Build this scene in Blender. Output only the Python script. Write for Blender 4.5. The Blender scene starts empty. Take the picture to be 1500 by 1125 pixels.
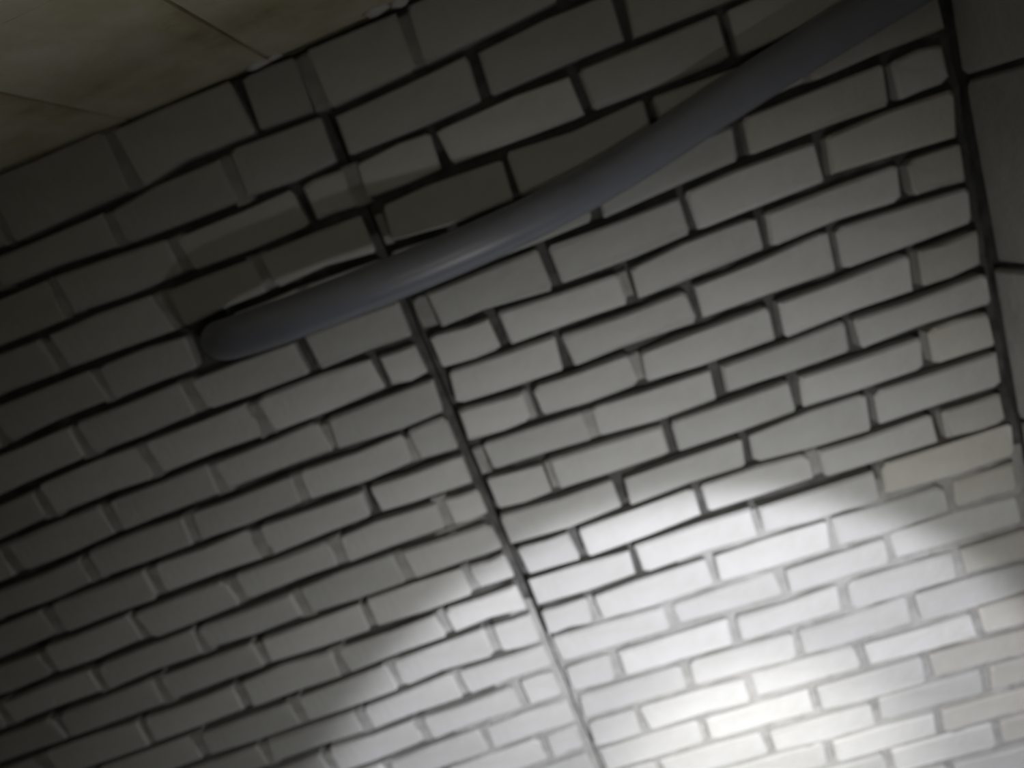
import bpy, bmesh, math, random
from mathutils import Vector, Matrix, noise

rnd = random.Random(7)
C = bpy.context.scene.collection
LEVEL = 1.25           # height of the reference course above the floor

# ---------------------------------------------------------------- camera
cam_data = bpy.data.cameras.new('camera')
cam = bpy.data.objects.new('camera', cam_data)
C.objects.link(cam)
cam.location = (0.1948, -0.8694, 0.3569 + LEVEL)
cam.rotation_euler = (1.29718, 0.357762, 0.013004)
cam_data.sensor_width = 36.0
cam_data.lens = 36.0 * 916.93 / 1500.0
cam_data.clip_start = 0.01
cam_data.dof.use_dof = True            # the photograph is softly out of focus
cam_data.dof.focus_distance = 0.47
cam_data.dof.aperture_fstop = 3.0
bpy.context.scene.camera = cam

# ---------------------------------------------------------------- world and lights
vs = bpy.context.scene.view_settings
vs.view_transform = 'Standard'
vs.look = 'None'
vs.gamma = 1.0
vs.use_curve_mapping = False
vs.exposure = 0.0

world = bpy.data.worlds.new('dark_cavity')
bpy.context.scene.world = world
world.use_nodes = True
bg = world.node_tree.nodes['Background']
bg.inputs['Color'].default_value = (1.0, 0.92, 0.62, 1)
bg.inputs['Strength'].default_value = 0.007

TORCH = Vector((0.30, -0.75, -0.20 + LEVEL))
AIM = Vector((0.16, 0.0, -0.68 + LEVEL))
PHONE = Vector((0.23, -0.85, 0.28 + LEVEL))


def light(name, kind, loc, power, colour, radius):
    d = bpy.data.lights.new(name, kind)
    d.energy = power
    d.color = colour
    d.shadow_soft_size = radius
    o = bpy.data.objects.new(name, d)
    o.location = loc
    C.objects.link(o)
    return o, d


# the hand torch that lights the cavity: hot core, beam and wide corona
def torch_cone(name, power, half_angle, blend, colour, aim=AIM):
    o, d = light(name, 'SPOT', TORCH, power, colour, 0.016)
    d.spot_size = math.radians(2 * half_angle)
    d.spot_blend = blend
    o.rotation_euler = (aim - TORCH).to_track_quat('-Z', 'Y').to_euler()


torch_cone('torch_core', 30.0, 22, 1.0, (1.0, 0.985, 0.93), Vector((0.25, 0.0, -0.74 + LEVEL)))
torch_cone('torch_beam', 27.0, 41.3, 0.24, (0.955, 0.96, 1.06))
torch_cone('torch_corona', 15.5, 67, 1.0, (1.0, 0.995, 0.985), Vector((0.21, 0.0, -0.42 + LEVEL)))
# the small lamp of the phone that takes the picture, just under its lens
light('phone_lamp', 'POINT', PHONE, 0.95, (1.0, 0.97, 0.84), 0.008)


# ---------------------------------------------------------------- materials
def new_mat(name, rough):
    m = bpy.data.materials.new(name)
    m.use_nodes = True
    nt = m.node_tree
    b = nt.nodes['Principled BSDF']
    b.inputs['Roughness'].default_value = rough
    b.inputs['Specular IOR Level'].default_value = 0.25
    return m, nt, b


def node(nt, kind, **kw):
    n = nt.nodes.new(kind)
    for k, v in kw.items():
        if k in n.inputs:
            n.inputs[k].default_value = v
        else:
            setattr(n, k, v)
    return n


def ramp(nt, fac, stops):
    r = nt.nodes.new('ShaderNodeValToRGB')
    e = r.color_ramp.elements
    while len(e) < len(stops):
        e.new(0.5)
    for k, (p, c) in enumerate(stops):
        e[k].position = p
        e[k].color = (c[0], c[1], c[2], 1)
    nt.links.new(fac, r.inputs['Fac'])
    return r


def cement(name, stops, scale, rough, bump, grain=90.0, per_object=0.0):
    m, nt, b = new_mat(name, rough)
    tc = node(nt, 'ShaderNodeTexCoord')
    src = tc.outputs['Object']
    n1 = node(nt, 'ShaderNodeTexNoise', Scale=scale, Detail=5.0, Roughness=0.6)
    nt.links.new(src, n1.inputs['Vector'])
    r = ramp(nt, n1.outputs['Fac'], stops)
    col = r.outputs['Color']
    if per_object:
        oi = node(nt, 'ShaderNodeObjectInfo')
        mr = node(nt, 'ShaderNodeMapRange')
        mr.inputs['To Min'].default_value = 1.0 - per_object
        mr.inputs['To Max'].default_value = 1.0 + per_object
        nt.links.new(oi.outputs['Random'], mr.inputs['Value'])
        hs = node(nt, 'ShaderNodeHueSaturation')
        nt.links.new(mr.outputs['Result'], hs.inputs['Value'])
        nt.links.new(col, hs.inputs['Color'])
        col = hs.outputs['Color']
    nt.links.new(col, b.inputs['Base Color'])
    n2 = node(nt, 'ShaderNodeTexNoise', Scale=grain, Detail=6.0, Roughness=0.7)
    nt.links.new(src, n2.inputs['Vector'])
    bp = node(nt, 'ShaderNodeBump', Strength=bump, Distance=0.004)
    nt.links.new(n2.outputs['Fac'], bp.inputs['Height'])
    nt.links.new(bp.outputs['Normal'], b.inputs['Normal'])
    return m


BRICK = cement('grey_cement_brick', [(0.25, (0.365, 0.36, 0.335)), (0.5, (0.43, 0.43, 0.415)), (0.78, (0.48, 0.48, 0.475))],
               9.0, 0.9, 0.5, 70.0, 0.13)
WARM = cement('buff_cement_brick', [(0.25, (0.36, 0.345, 0.305)), (0.55, (0.43, 0.42, 0.385)), (0.8, (0.48, 0.475, 0.445))],
              9.0, 0.9, 0.5, 70.0, 0.12)
MORTAR = cement('dark_dirty_mortar', [(0.3, (0.05, 0.049, 0.045)), (0.7, (0.115, 0.112, 0.106))], 30.0, 0.95, 0.8, 120.0)
PATCH = cement('pale_mortar_and_lit_joints', [(0.3, (0.26, 0.26, 0.245)), (0.7, (0.36, 0.355, 0.34))], 30.0, 0.95, 0.8, 120.0)  # flush mortar smears; also colours the joints paled to stand for torch glare
BLOCK = cement('grey_concrete_block', [(0.3, (0.27, 0.265, 0.245)), (0.7, (0.36, 0.35, 0.33))], 8.0, 0.9, 0.6, 60.0, 0.08)
CEIL = cement('stained_concrete', [(0.28, (0.40, 0.32, 0.19)), (0.42, (0.66, 0.60, 0.44)), (0.58, (0.78, 0.75, 0.61)), (0.85, (0.82, 0.81, 0.70))],
              7.0, 0.9, 0.4, 50.0)
LUMP = cement('white_plaster_lump', [(0.3, (0.66, 0.64, 0.68)), (0.7, (0.8, 0.79, 0.82))], 40.0, 0.9, 0.5, 120.0)
FLOOR = cement('bare_concrete_floor', [(0.3, (0.22, 0.215, 0.2)), (0.7, (0.3, 0.295, 0.28))], 6.0, 0.95, 0.5, 60.0)
PIPE = cement('grey_plastic_pipe', [(0.3, (0.155, 0.165, 0.205)), (0.7, (0.19, 0.20, 0.245))], 14.0, 0.42, 0.05, 40.0)
PIPE.node_tree.nodes['Principled BSDF'].inputs['Specular IOR Level'].default_value = 0.9


# ---------------------------------------------------------------- helpers
def mesh_object(name, verts, faces, material, parent=None, smooth=False):
    me = bpy.data.meshes.new(name)
    me.from_pydata(verts, [], faces)
    me.materials.append(material)
    me.update()
    if smooth:
        for p in me.polygons:
            p.use_smooth = True
    ob = bpy.data.objects.new(name, me)
    C.objects.link(ob)
    if parent is not None:
        ob.parent = parent
    return ob


def describe(ob, label, category=None, kind=None, group=None):
    ob['label'] = label
    if category:
        ob['category'] = category
    if kind:
        ob['kind'] = kind
    if group:
        ob['group'] = group


def rough_slab(name, u0, u1, v0, v1, face, back, step, amp, material, hotspot=None):
    """Mortar core of a wall: rough front face at depth `face`, closed behind at `back`. Local x = along, y = depth, z = up."""
    nu = max(2, int((u1 - u0) / step))
    nv = max(2, int((v1 - v0) / step))
    vs_, fs = [], []
    for j in range(nv + 1):
        for i in range(nu + 1):
            u = u0 + (u1 - u0) * i / nu
            v = v0 + (v1 - v0) * j / nv
            p = Vector((u * 22.0, 3.1, v * 22.0))
            y = face + amp * noise.noise(p) + 0.5 * amp * noise.noise(p * 2.7)
            if hotspot:
                y -= 0.012 * max(0.0, min(1.0, hotspot(u, v)))
            vs_.append((u, y, v))
    w = nu + 1
    for j in range(nv):
        for i in range(nu):
            a = j * w + i
            fs.append((a, a + 1, a + w + 1, a + w))
    b0 = len(vs_)
    for u, v in ((u0, v0), (u1, v0), (u1, v1), (u0, v1)):
        vs_.append((u, back, v))
    fs.append((b0, b0 + 3, b0 + 2, b0 + 1))
    low = [i for i in range(w)]
    high = [nv * w + i for i in range(w)]
    left = [j * w for j in range(nv + 1)]
    right = [j * w + nu for j in range(nv + 1)]
    fs.append(tuple([b0, b0 + 1] + low[::-1]))
    fs.append(tuple([b0 + 3] + high + [b0 + 2]))
    fs.append(tuple([b0] + left + [b0 + 3]))
    fs.append(tuple([b0 + 1, b0 + 2] + right[::-1]))
    o = mesh_object(name, vs_, fs, material)
    if hotspot:                              # torch glare put into the colour: paler, shallower joints inside its bright pool
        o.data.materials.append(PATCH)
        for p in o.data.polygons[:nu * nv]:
            if hotspot(p.center.x, p.center.z) > 0.5:
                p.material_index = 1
    return o


def brick_mesh(ul, ur, lo, hi, front, depth, r):
    """One hand-laid brick. lo/hi: functions giving its lower and upper edge height along u. 48 triangles."""
    um = 0.5 * (ul + ur) + r.uniform(-0.02, 0.02) * (ur - ul) / 0.19
    c = min(0.0052, (ur - ul) * 0.12)
    jit = lambda s: r.uniform(-s, s)
    lean = jit(0.002)
    cc = [c * r.choice((0.4, 0.6, 0.8, 1.0, 1.9)) for _ in range(8)]
    ul_b, ul_t = ul - lean + jit(0.001), ul + lean + jit(0.001)
    ur_b, ur_t = ur - lean + jit(0.001), ur + lean + jit(0.001)
    out = [
        (ul_b + cc[0], lo(ul) + jit(0.0021)), (um, lo(um) + jit(0.0026)), (ur_b - cc[1], lo(ur) + jit(0.0021)),
        (ur_b, lo(ur) + cc[2] * 0.7), (ur_t, hi(ur) - cc[3] * 0.7),
        (ur_t - cc[4], hi(ur) + jit(0.0021)), (um + jit(0.01), hi(um) + jit(0.0026)), (ul_t + cc[5], hi(ul) + jit(0.0021)),
        (ul_t, hi(ul) - cc[6] * 0.7), (ul_b, lo(ul) + cc[7] * 0.7),
    ]
    cu, cv = 0.5 * (ul + ur), sum(p[1] for p in out) / 10.0
    tx, tz = jit(0.0025) / 0.19, jit(0.0015) / 0.06
    vs_ = []
    bev = r.uniform(0.002, 0.0038)
    for (u, v) in out:                       # front rim
        du, dv = cu - u, cv - v
        fu = u + math.copysign(min(abs(du), bev), du)
        fv = v + math.copysign(min(abs(dv), bev), dv)
        vs_.append((fu - cu, front + tx * (u - cu) + tz * (v - cv) + jit(0.0008), fv - cv))
    for (u, v) in out:                       # arris
        vs_.append((u - cu, front + bev * 1.1 + jit(0.0008), v - cv))
    for (u, v) in out:                       # back
        vs_.append((u - cu, front + depth, v - cv))
    fs = [tuple(range(10))]
    for k in range(10):
        n = (k + 1) % 10
        fs.append((k, k + 10, n + 10, n))
        fs.append((k + 10, k + 20, n + 20, n + 10))
    return vs_, fs, cu, cv


def curve_of(table, step, start):
    def f(u):
        t = (u - start) / step
        i = max(0, min(len(table) - 2, int(math.floor(t))))
        k = max(0.0, min(1.0, t - i))
        k = k * k * (3 - 2 * k)
        return (table[i] * (1 - k) + table[i + 1] * k) / 10000.0
    return f


# ---------------------------------------------------------------- the courses, surveyed: height of every bed joint in 0.1 mm, every 10 cm along the wall
BED_LEFT = {
  'a': [5515, 5515, 5515, 5515, 5515, 5515, 5515, 5510, 5432, 5436, 5455, 5560, 5576, 5576],
  'b': [4896, 4896, 4896, 4896, 4896, 4896, 4896, 4898, 4955, 4948, 4893, 4857, 4879, 4905],
  'c': [4275, 4275, 4275, 4275, 4275, 4275, 4275, 4271, 4287, 4302, 4280, 4259, 4281, 4286],
  'c2': [3636, 3636, 3636, 3636, 3636, 3636, 3637, 3672, 3671, 3641, 3618, 3656, 3694, 3656],
  'd': [3009, 3009, 3009, 3009, 3009, 3008, 2976, 2984, 3044, 3057, 3037, 3020, 3009, 3009],
  'e': [2391, 2391, 2391, 2391, 2391, 2368, 2325, 2374, 2429, 2439, 2439, 2435, 2409, 2384],
  'f': [1786, 1786, 1786, 1786, 1785, 1724, 1738, 1782, 1788, 1786, 1794, 1804, 1810, 1810],
  'g': [1177, 1177, 1177, 1177, 1173, 1121, 1139, 1181, 1195, 1195, 1204, 1203, 1168, 1188],
  'h': [586, 586, 586, 586, 583, 560, 568, 591, 607, 617, 625, 595, 592, 566],
  'i': [0, 0, 0, 0, -61, -70, -6, 6, -2, 0, 7, 29, 25, -31],
  'j': [-589, -589, -589, -589, -621, -628, -599, -597, -602, -583, -552, -558, -559, -617],
  'k': [-1191, -1191, -1191, -1191, -1191, -1191, -1190, -1151, -1159, -1182, -1168, -1184, -1227, -1246],
  'l': [-1781, -1781, -1781, -1781, -1781, -1781, -1781, -1781, -1757, -1730, -1772, -1788, -1796, -1799],
  'm': [-2376, -2376, -2376, -2376, -2376, -2376, -2376, -2377, -2386, -2387, -2385, -2345, -2350, -2385],
  'n': [-2974, -2974, -2974, -2974, -2974, -2974, -2974, -2976, -3001, -3013, -3016, -2944, -2976, -3013],
}
BED_RIGHT = {
  'a': [5513, 5536, 5557, 5590, 5600, 5560, 5530, 5515, 5515],
  'b': [4899, 4908, 4904, 4900, 4893, 4889, 4888, 4896, 4896],
  'c': [4290, 4294, 4279, 4251, 4270, 4260, 4253, 4275, 4275],
  'c2': [3659, 3617, 3613, 3633, 3597, 3629, 3649, 3639, 3635],
  'd': [2989, 2983, 2976, 2971, 2998, 3046, 3042, 3040, 3027],
  'e': [2394, 2369, 2334, 2320, 2377, 2404, 2425, 2376, 2322],
  'f': [1796, 1787, 1747, 1751, 1772, 1797, 1834, 1813, 1750],
  'g': [1208, 1164, 1147, 1152, 1175, 1166, 1180, 1188, 1175],
  'h': [604, 607, 590, 584, 554, 557, 563, 558, 575],
  'i': [58, 21, 1, -29, -12, -7, 0, 13, 15],
  'j': [-571, -589, -610, -604, -605, -571, -587, -574, -586],
  'k': [-1199, -1215, -1169, -1155, -1146, -1187, -1222, -1216, -1197],
  'l': [-1780, -1800, -1810, -1732, -1766, -1762, -1794, -1805, -1789],
  'm': [-2380, -2400, -2374, -2365, -2370, -2371, -2384, -2410, -2384],
  'n': [-2948, -2968, -2996, -2957, -2973, -2985, -2954, -2926, -2960],
  'o': [-3553, -3542, -3541, -3562, -3558, -3523, -3542, -3553, -3553],
}
ORDER = ['a', 'b', 'c', 'c2', 'd', 'e', 'f', 'g', 'h', 'i', 'j', 'k', 'l', 'm', 'n', 'o', 'p', 'q', 'r', 's', 't', 'u', 'v', 'w', 'x', 'y', 'z']
BASE_O = -0.3553
# head joints (metres from the straight vertical joint) of the course that sits ON each bed
HEAD_LEFT = {
  'a': [-0.27, -0.09], 'b': [-0.5, -0.32, -0.146], 'c': [-0.61, -0.43, -0.256, -0.073], 'c2': [-0.48, -0.307, -0.167],
  'd': [-0.61, -0.439, -0.3, -0.125], 'e': [-0.51, -0.334, -0.16], 'f': [-0.61, -0.434, -0.26, -0.073],
  'g': [-0.529, -0.359, -0.182], 'h': [-0.6, -0.43, -0.254, -0.077], 'i': [-0.522, -0.347, -0.166],
  'j': [-0.742, -0.585, -0.419, -0.246, -0.072], 'k': [-0.51, -0.337, -0.163], 'l': [-0.43, -0.251, -0.076],
  'm': [-0.325, -0.144], 'n': [-0.255, -0.082],
}
HEAD_RIGHT = {
  'a': [0.136, 0.33, 0.52, 0.71], 'b': [0.201, 0.392, 0.585], 'c': [0.119, 0.316, 0.508, 0.7], 'c2': [0.196, 0.395, 0.588],
  'd': [0.1, 0.289, 0.493, 0.686], 'e': [0.206, 0.401, 0.588], 'f': [0.109, 0.299, 0.492, 0.68],
  'g': [0.185, 0.377, 0.576], 'h': [0.115, 0.277, 0.478, 0.671], 'i': [0.186, 0.378, 0.573],
  'j': [0.101, 0.288, 0.479, 0.666], 'k': [0.194, 0.389, 0.576], 'l': [0.105, 0.301, 0.481, 0.663],
  'm': [0.178, 0.375, 0.563], 'n': [0.09, 0.289, 0.475, 0.66], 'o': [0.204, 0.385, 0.556],
  'p': [0.092, 0.289, 0.47, 0.651], 'q': [0.195, 0.382, 0.57],
}
TOP = 0.632                 # underside of the ceiling
LEFT_END, RIGHT_END = -1.25, 0.760
HINGE = 0.069859            # the left stretch of wall turns 4 degrees towards the camera
GAP_BED, GAP_HEAD = 0.0105, 0.0125

bed_functions = {}


def bed(side, name):
    key = (side, name)
    if key not in bed_functions:
        table = (BED_LEFT if side == 'left' else BED_RIGHT).get(name)
        if table:
            bed_functions[key] = curve_of(table, 0.1, -1.3 if side == 'left' else 0.0)
        else:
            z = BASE_O - 0.0596 * (ORDER.index(name) - ORDER.index('o'))
            ph = rnd.uniform(0, 6)
            bed_functions[key] = lambda u, z=z, ph=ph: z + 0.0012 * math.sin(u * 9 + ph)
    return bed_functions[key]


def hotspot_right(u, v):  # mask of the torch's bright pool, where joints are painted paler
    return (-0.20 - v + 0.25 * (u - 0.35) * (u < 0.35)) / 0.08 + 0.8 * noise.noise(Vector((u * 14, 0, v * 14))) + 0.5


def hotspot_left(u, v):  # left part of the same painted torch pool
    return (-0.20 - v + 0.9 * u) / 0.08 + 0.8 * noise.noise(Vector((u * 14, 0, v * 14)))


# ---------------------------------------------------------------- brick wall: two stretches either side of the straight vertical joint
core_l = rough_slab('wall_left', LEFT_END, -0.001, -1.25, TOP, 0.020, 0.095, 0.014, 0.006, MORTAR, hotspot_left)
core_l.rotation_euler = (0, 0, HINGE)
core_l.location = (0, 0, LEVEL)
describe(core_l, 'rough grey cement brick wall left of the straight vertical joint', kind='structure')
core_r = rough_slab('wall_back', 0.001, 0.775, -1.25, TOP, 0.020, 0.095, 0.014, 0.006, MORTAR, hotspot_right)
core_r.location = (0, 0, LEVEL)
describe(core_r, 'rough grey cement brick wall right of the straight vertical joint, lit by torchlight', kind='structure')

START_RIGHT = {'e': 0.030, 'g': 0.014, 'i': 0.024, 'c2': 0.016, 'f': 0.012, 'l': 0.012}
BUFF = {('right', 'e', 3), ('right', 'f', 4), ('right', 'h', 4), ('right', 'j', 4), ('right', 'l', 4), ('right', 'm', 3),
        ('right', 'n', 4), ('right', 'p', 4), ('left', 'c', 4), ('right', 'd', 3), ('left', 'd', 3), ('right', 'b', 2)}


# mortar squeezed out and left flush in many joints
def mortar_patch(core, u0, u1, v0, v1, depth):
    r = random.Random(int((u0 + v0) * 1e5))
    n = 8
    vs_, fs = [], []
    cu, cv = (u0 + u1) / 2, (v0 + v1) / 2
    for ring, (k, y) in enumerate(((0.88, depth), (1.02, depth + 0.003), (1.05, 0.04))):
        for i in range(n):
            a = 2 * math.pi * i / n
            ca, sa = math.cos(a), math.sin(a)
            q = 1.0 / max(abs(ca), abs(sa)) ** 0.96
            s = k * q * (1 + 0.12 * noise.noise(Vector((u0 * 70 + ca, v0 * 70 + sa, 0.3))))
            vs_.append((ca * s * (u1 - u0) / 2, y + r.uniform(-0.0015, 0.0015), sa * s * (v1 - v0) / 2))
    fs.append(tuple(range(n)))
    for ring in range(2):
        for i in range(n):
            j = (i + 1) % n
            fs.append((ring * n + i, (ring + 1) * n + i, (ring + 1) * n + j, ring * n + j))
    o = mesh_object('mortar_patch', vs_, fs, PATCH, core)
    o.location = (cu, 0, cv)
    o['label'] = 'pale mortar left flush in the joint'


def lay(side, core):
    for ci, name in enumerate(ORDER):
        r = random.Random(100 * ci + (1 if side == 'left' else 2))
        lower = bed(side, name)
        upper = bed(side, ORDER[ci - 1]) if ci else (lambda u: TOP + 0.001)
        if lower(0) < -1.2:
            break
        heads = (HEAD_LEFT if side == 'left' else HEAD_RIGHT).get(name)
        phase = ci % 2
        if side == 'left':
            if not heads:
                heads = [-0.076 if phase == 0 else -0.163]
            heads = sorted(heads)
            while heads[0] > LEFT_END + 0.2:
                heads.insert(0, heads[0] - 0.175 + r.uniform(-0.006, 0.006))
            cuts = [LEFT_END] + heads + [-0.004]
        else:
            if not heads:
                heads = [0.097, 0.288, 0.475, 0.66] if phase == 0 else [0.19, 0.383, 0.57]
            cuts = [START_RIGHT.get(name, 0.0065) - 0.006] + heads + [RIGHT_END + r.uniform(-0.004, 0.006)]
        gb = GAP_BED * r.uniform(0.8, 1.25)
        gt = GAP_BED * r.uniform(0.8, 1.25)
        for h in cuts[1:-1]:
            odds = (0.96 if h < -0.2 else 0.5) if side == 'left' else 0.12
            if name == 'd' and side == 'left' and abs(h + 0.3) < 1e-6:
                continue
            if r.random() < odds:
                w = r.uniform(0.0105, 0.0135)
                mortar_patch(core, h - w, h + w, lower(h) + r.uniform(0.002, 0.009), upper(h) - r.uniform(0.003, 0.012),
                             r.uniform(0.001, 0.004) if side == 'left' and h < -0.2 else r.uniform(0.003, 0.007))
        for k in range(len(cuts) - 1):
            gl = GAP_HEAD * r.uniform(0.7, 1.35) * 0.5
            gr = GAP_HEAD * r.uniform(0.7, 1.35) * 0.5
            ul, ur = cuts[k] + gl, cuts[k + 1] - gr
            if ur - ul < 0.02:
                continue
            dl, dh = r.uniform(-0.0012, 0.0018), r.uniform(-0.0024, 0.0012)
            lo = lambda u: lower(u) + gb * 0.5 + dl
            hi = lambda u: upper(u) - gt * 0.5 + dh
            if side == 'left' and name == 'd' and abs(cuts[k] + 0.3) < 1e-6:
                ul = -0.228            # the brick was cut short for the pipe
            front = r.uniform(-0.0035, 0.003) if side == 'right' else r.uniform(-0.0016, 0.0016)
            vs_, fs, cu, cv = brick_mesh(ul, ur, lo, hi, front, 0.05, r)
            buff = (side, name, k) in BUFF or (side == 'right' and k == len(cuts) - 2 and r.random() < 0.5)
            b = mesh_object('brick', vs_, fs, WARM if buff else BRICK, core)
            b.location = (cu, 0, cv)


lay('right', core_r)
lay('left', core_l)

for u0, u1, v0, v1, dd in ((0.006, 0.029, 0.246, 0.29, 0.008), (0.004, 0.020, 0.006, 0.05, 0.008), (0.004, 0.016, 0.372, 0.412, 0.009),
                           (0.098, 0.112, -0.05, -0.006, 0.006), (0.268, 0.284, 0.068, 0.108, 0.008), (0.178, 0.192, 0.008, 0.05, 0.009),
                           (0.287, 0.303, 0.188, 0.226, 0.01), (0.10, 0.115, 0.066, 0.11, 0.009)):
    mortar_patch(core_r, u0, u1, v0, v1, dd)
for u0, u1, v0, v1, dd in ((-0.08, -0.066, -0.115, -0.065, 0.006), (-0.152, -0.138, -0.23, -0.185, 0.006), (-0.084, -0.07, -0.17, -0.125, 0.008),
                           (-0.172, -0.158, -0.165, -0.125, 0.008), (-0.1, -0.02, -0.062, -0.056, 0.01),
                           (-0.012, 0.012, 0.432, 0.484, 0.005), (-0.012, 0.012, 0.560, 0.626, 0.004)):
    mortar_patch(core_l, u0, u1, v0, v1, dd)

# ---------------------------------------------------------------- return wall on the right, large concrete blocks
WX = 0.770
ret = rough_slab('wall_right', -0.095, 1.35, -1.25, TOP, 0.012, 0.11, 0.03, 0.004, MORTAR)
ret.rotation_euler = (0, 0, -math.pi / 2)       # local x runs towards the camera, local +y into the wall
ret.location = (WX, 0, LEVEL)
describe(ret, 'dim return wall of large grey concrete blocks at the right edge', kind='structure')
levels = [TOP, 0.545, 0.305, 0.0586, -0.178, -0.4145, -0.653, -0.891, -1.13]
for k in range(len(levels) - 1):
    r = random.Random(900 + k)
    u = -0.006 - (0.19 if k % 2 else 0.0)
    while u < 1.3:
        ul, ur = max(u, -0.004) + 0.004, u + 0.39 - 0.004
        vs_, fs, cu, cv = brick_mesh(ul, ur, lambda q: levels[k + 1] + 0.005, lambda q: levels[k] - 0.005, r.uniform(-0.001, 0.002), 0.06, r)
        b = mesh_object('block', vs_, fs, BLOCK, ret)
        b.location = (cu, 0, cv)
        u += 0.39

# ---------------------------------------------------------------- ceiling: concrete cast on boards, seams left in it
slab_v = [(-1.35, -1.35, TOP + 0.012), (0.86, -1.35, TOP + 0.012), (0.86, 0.1, TOP + 0.012), (-1.35, 0.1, TOP + 0.012)]
slab_v += [(x, y, TOP + 0.14) for x, y, z in slab_v]
slab = mesh_object('ceiling', slab_v, [(3, 2, 1, 0), (4, 5, 6, 7), (0, 1, 5, 4), (1, 2, 6, 5), (2, 3, 7, 6), (3, 0, 4, 7)], CEIL)
slab.location = (0, 0, LEVEL)
describe(slab, 'stained concrete ceiling above the brick wall, board seams showing', kind='structure')


def board(x0, x1, y0, y1):
    r = random.Random(int((x0 * 31 + y0 * 7) * 1000))
    e = 0.0022
    nx = 8
    z = TOP + r.uniform(-0.0015, 0.0015)
    bx, by = (x0 + x1) / 2, (y0 + y1) / 2
    pts = []
    for i in range(nx + 1):
        x = x0 + e + (x1 - x0 - 2 * e) * i / nx
        pts.append((x, y0 + e + 0.002 * noise.noise(Vector((x * 25, y0 * 9, 1)))))
    for i in range(nx, -1, -1):
        x = x0 + e + (x1 - x0 - 2 * e) * i / nx
        pts.append((x, y1 - e + 0.002 * noise.noise(Vector((x * 25, y1 * 9, 5)))))
    n = len(pts)
    vs_ = [(x - bx, y - by, z) for x, y in pts] + [(x - bx, y - by, TOP + 0.02) for x, y in pts]
    fs = [tuple(range(n - 1, -1, -1))]
    for i in range(n):
        j = (i + 1) % n
        fs.append((i, j, n + j, n + i))
    o = mesh_object('panel', vs_, fs, CEIL, slab)
    o.location = (bx, by, 0)


xs = [-1.25 + 0.0, -1.045, -0.845, -0.645, -0.443, -0.242, -0.040, 0.162, 0.364, 0.566, 0.765]
ys = [0.0, -0.316, -0.632, -0.95, -1.27]
for i in range(len(xs) - 1):
    for j in range(len(ys) - 1):
        shift = 0.09 if (i * 7 + j) % 3 == 1 and j > 0 else 0.0
        board(xs[i], xs[i + 1], ys[j + 1], ys[j])


def lump(x, y, z, sx, sy, sz, seed):
    bm = bmesh.new()
    bmesh.ops.create_icosphere(bm, subdivisions=2, radius=1.0)
    for v in bm.verts:
        k = 1 + 0.35 * noise.noise(v.co * 1.7 + Vector((seed, 0, 0)))
        v.co = Vector((v.co.x * sx * k, v.co.y * sy * k, v.co.z * sz * k))
    me = bpy.data.meshes.new('plaster_lump')
    bm.to_mesh(me)
    bm.free()
    me.materials.append(LUMP)
    for p in me.polygons:
        p.use_smooth = True
    o = bpy.data.objects.new('plaster_lump', me)
    C.objects.link(o)
    o.parent = slab
    o.location = (x, y, z)
    o['label'] = 'white plaster lump stuck in the ceiling corner'


lump(-0.055, -0.008, TOP - 0.001, 0.020, 0.006, 0.004, 3)
lump(-0.030, -0.010, TOP - 0.001, 0.010, 0.005, 0.003, 9)
lump(0.112, -0.016, TOP - 0.001, 0.018, 0.008, 0.005, 5)
lump(0.140, -0.010, TOP - 0.001, 0.012, 0.007, 0.005, 7)

# ---------------------------------------------------------------- floor, below the frame
fl_v = [(-1.35, -1.35, -0.12), (0.86, -1.35, -0.12), (0.86, 0.2, -0.12), (-1.35, 0.2, -0.12)]
fl_v += [(x, y, 0.0) for x, y, z in fl_v]
fl = mesh_object('floor', fl_v, [(3, 2, 1, 0), (4, 5, 6, 7), (0, 1, 5, 4), (1, 2, 6, 5), (2, 3, 7, 6), (3, 0, 4, 7)], FLOOR)
describe(fl, 'bare concrete floor at the foot of the walls', kind='structure')
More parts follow.
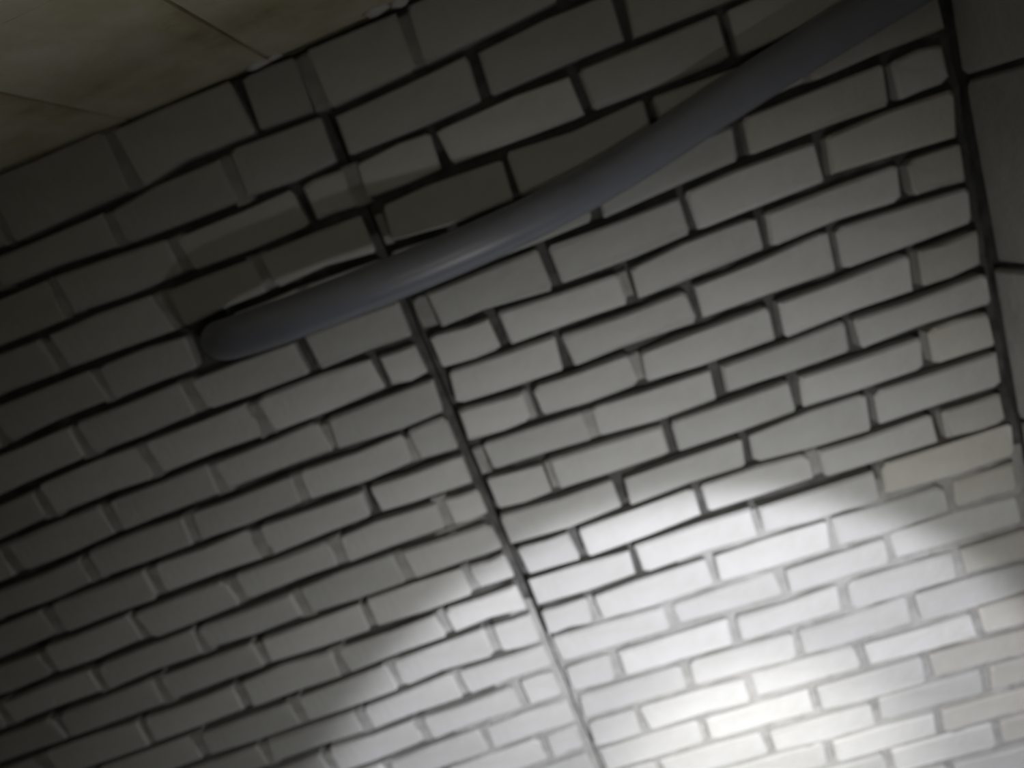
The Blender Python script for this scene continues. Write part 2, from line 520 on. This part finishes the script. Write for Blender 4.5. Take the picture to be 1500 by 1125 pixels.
# ---------------------------------------------------------------- the pipe
AXIS = [(-0.250, -0.004, 0.330), (-0.243, -0.040, 0.331), (-0.225, -0.085, 0.331), (-0.190, -0.116, 0.330), (-0.135, -0.122, 0.327), (-0.063, -0.117, 0.327),
        (0.041, -0.104, 0.327), (0.140, -0.090, 0.329), (0.225, -0.067, 0.336), (0.318, -0.040, 0.346), (0.414, -0.034, 0.367), (0.508, -0.031, 0.389),
        (0.597, -0.029, 0.405), (0.699, -0.028, 0.422), (0.7690, -0.028, 0.434)]
R_OUT = 0.0262


def spline(pts, per):
    P = [Vector(p) + Vector((0, 0, 0.003)) for p in pts]
    # light smoothing of the survey
    for _ in range(1):
        P = [P[0]] + [(P[i - 1] + 2 * P[i] + P[i + 1]) / 4 for i in range(1, len(P) - 1)] + [P[-1]]
    out = []
    for i in range(len(P) - 1):
        a = P[max(i - 1, 0)]; b = P[i]; c = P[i + 1]; d = P[min(i + 2, len(P) - 1)]
        for k in range(per):
            t = k / per
            out.append(0.5 * ((2 * b) + (c - a) * t + (2 * a - 5 * b + 4 * c - d) * t * t + (3 * b - a - 3 * c + d) * t ** 3))
    out.append(P[-1])
    return out


def tube_rings(path, radius, n):
    vs_ = []
    up = Vector((0, 0, 1))
    for i, p in enumerate(path):
        t = (path[min(i + 1, len(path) - 1)] - path[max(i - 1, 0)]).normalized()
        a = t.cross(up).normalized()
        b = a.cross(t).normalized()
        for k in range(n):
            w = 2 * math.pi * k / n
            vs_.append(p + (a * math.cos(w) + b * math.sin(w)) * radius)
    return vs_


path = spline(AXIS, 6)
base = path[-1].copy()
N = 32
m = len(path)
outer = [v - base for v in tube_rings(path, R_OUT, N)]
fs = []
for i in range(m - 1):
    for k in range(N):
        j = (k + 1) % N
        fs.append((i * N + k, (i + 1) * N + k, (i + 1) * N + j, i * N + j))
fs.append(tuple(range(N)))
fs.append(tuple((m - 1) * N + k for k in range(N - 1, -1, -1)))
pipe = mesh_object('pipe', outer, fs, PIPE, None, True)
pipe.location = base + Vector((0, 0, LEVEL))
describe(pipe, 'grey plastic pipe coming out of a hole and running across the brick wall', 'pipe')
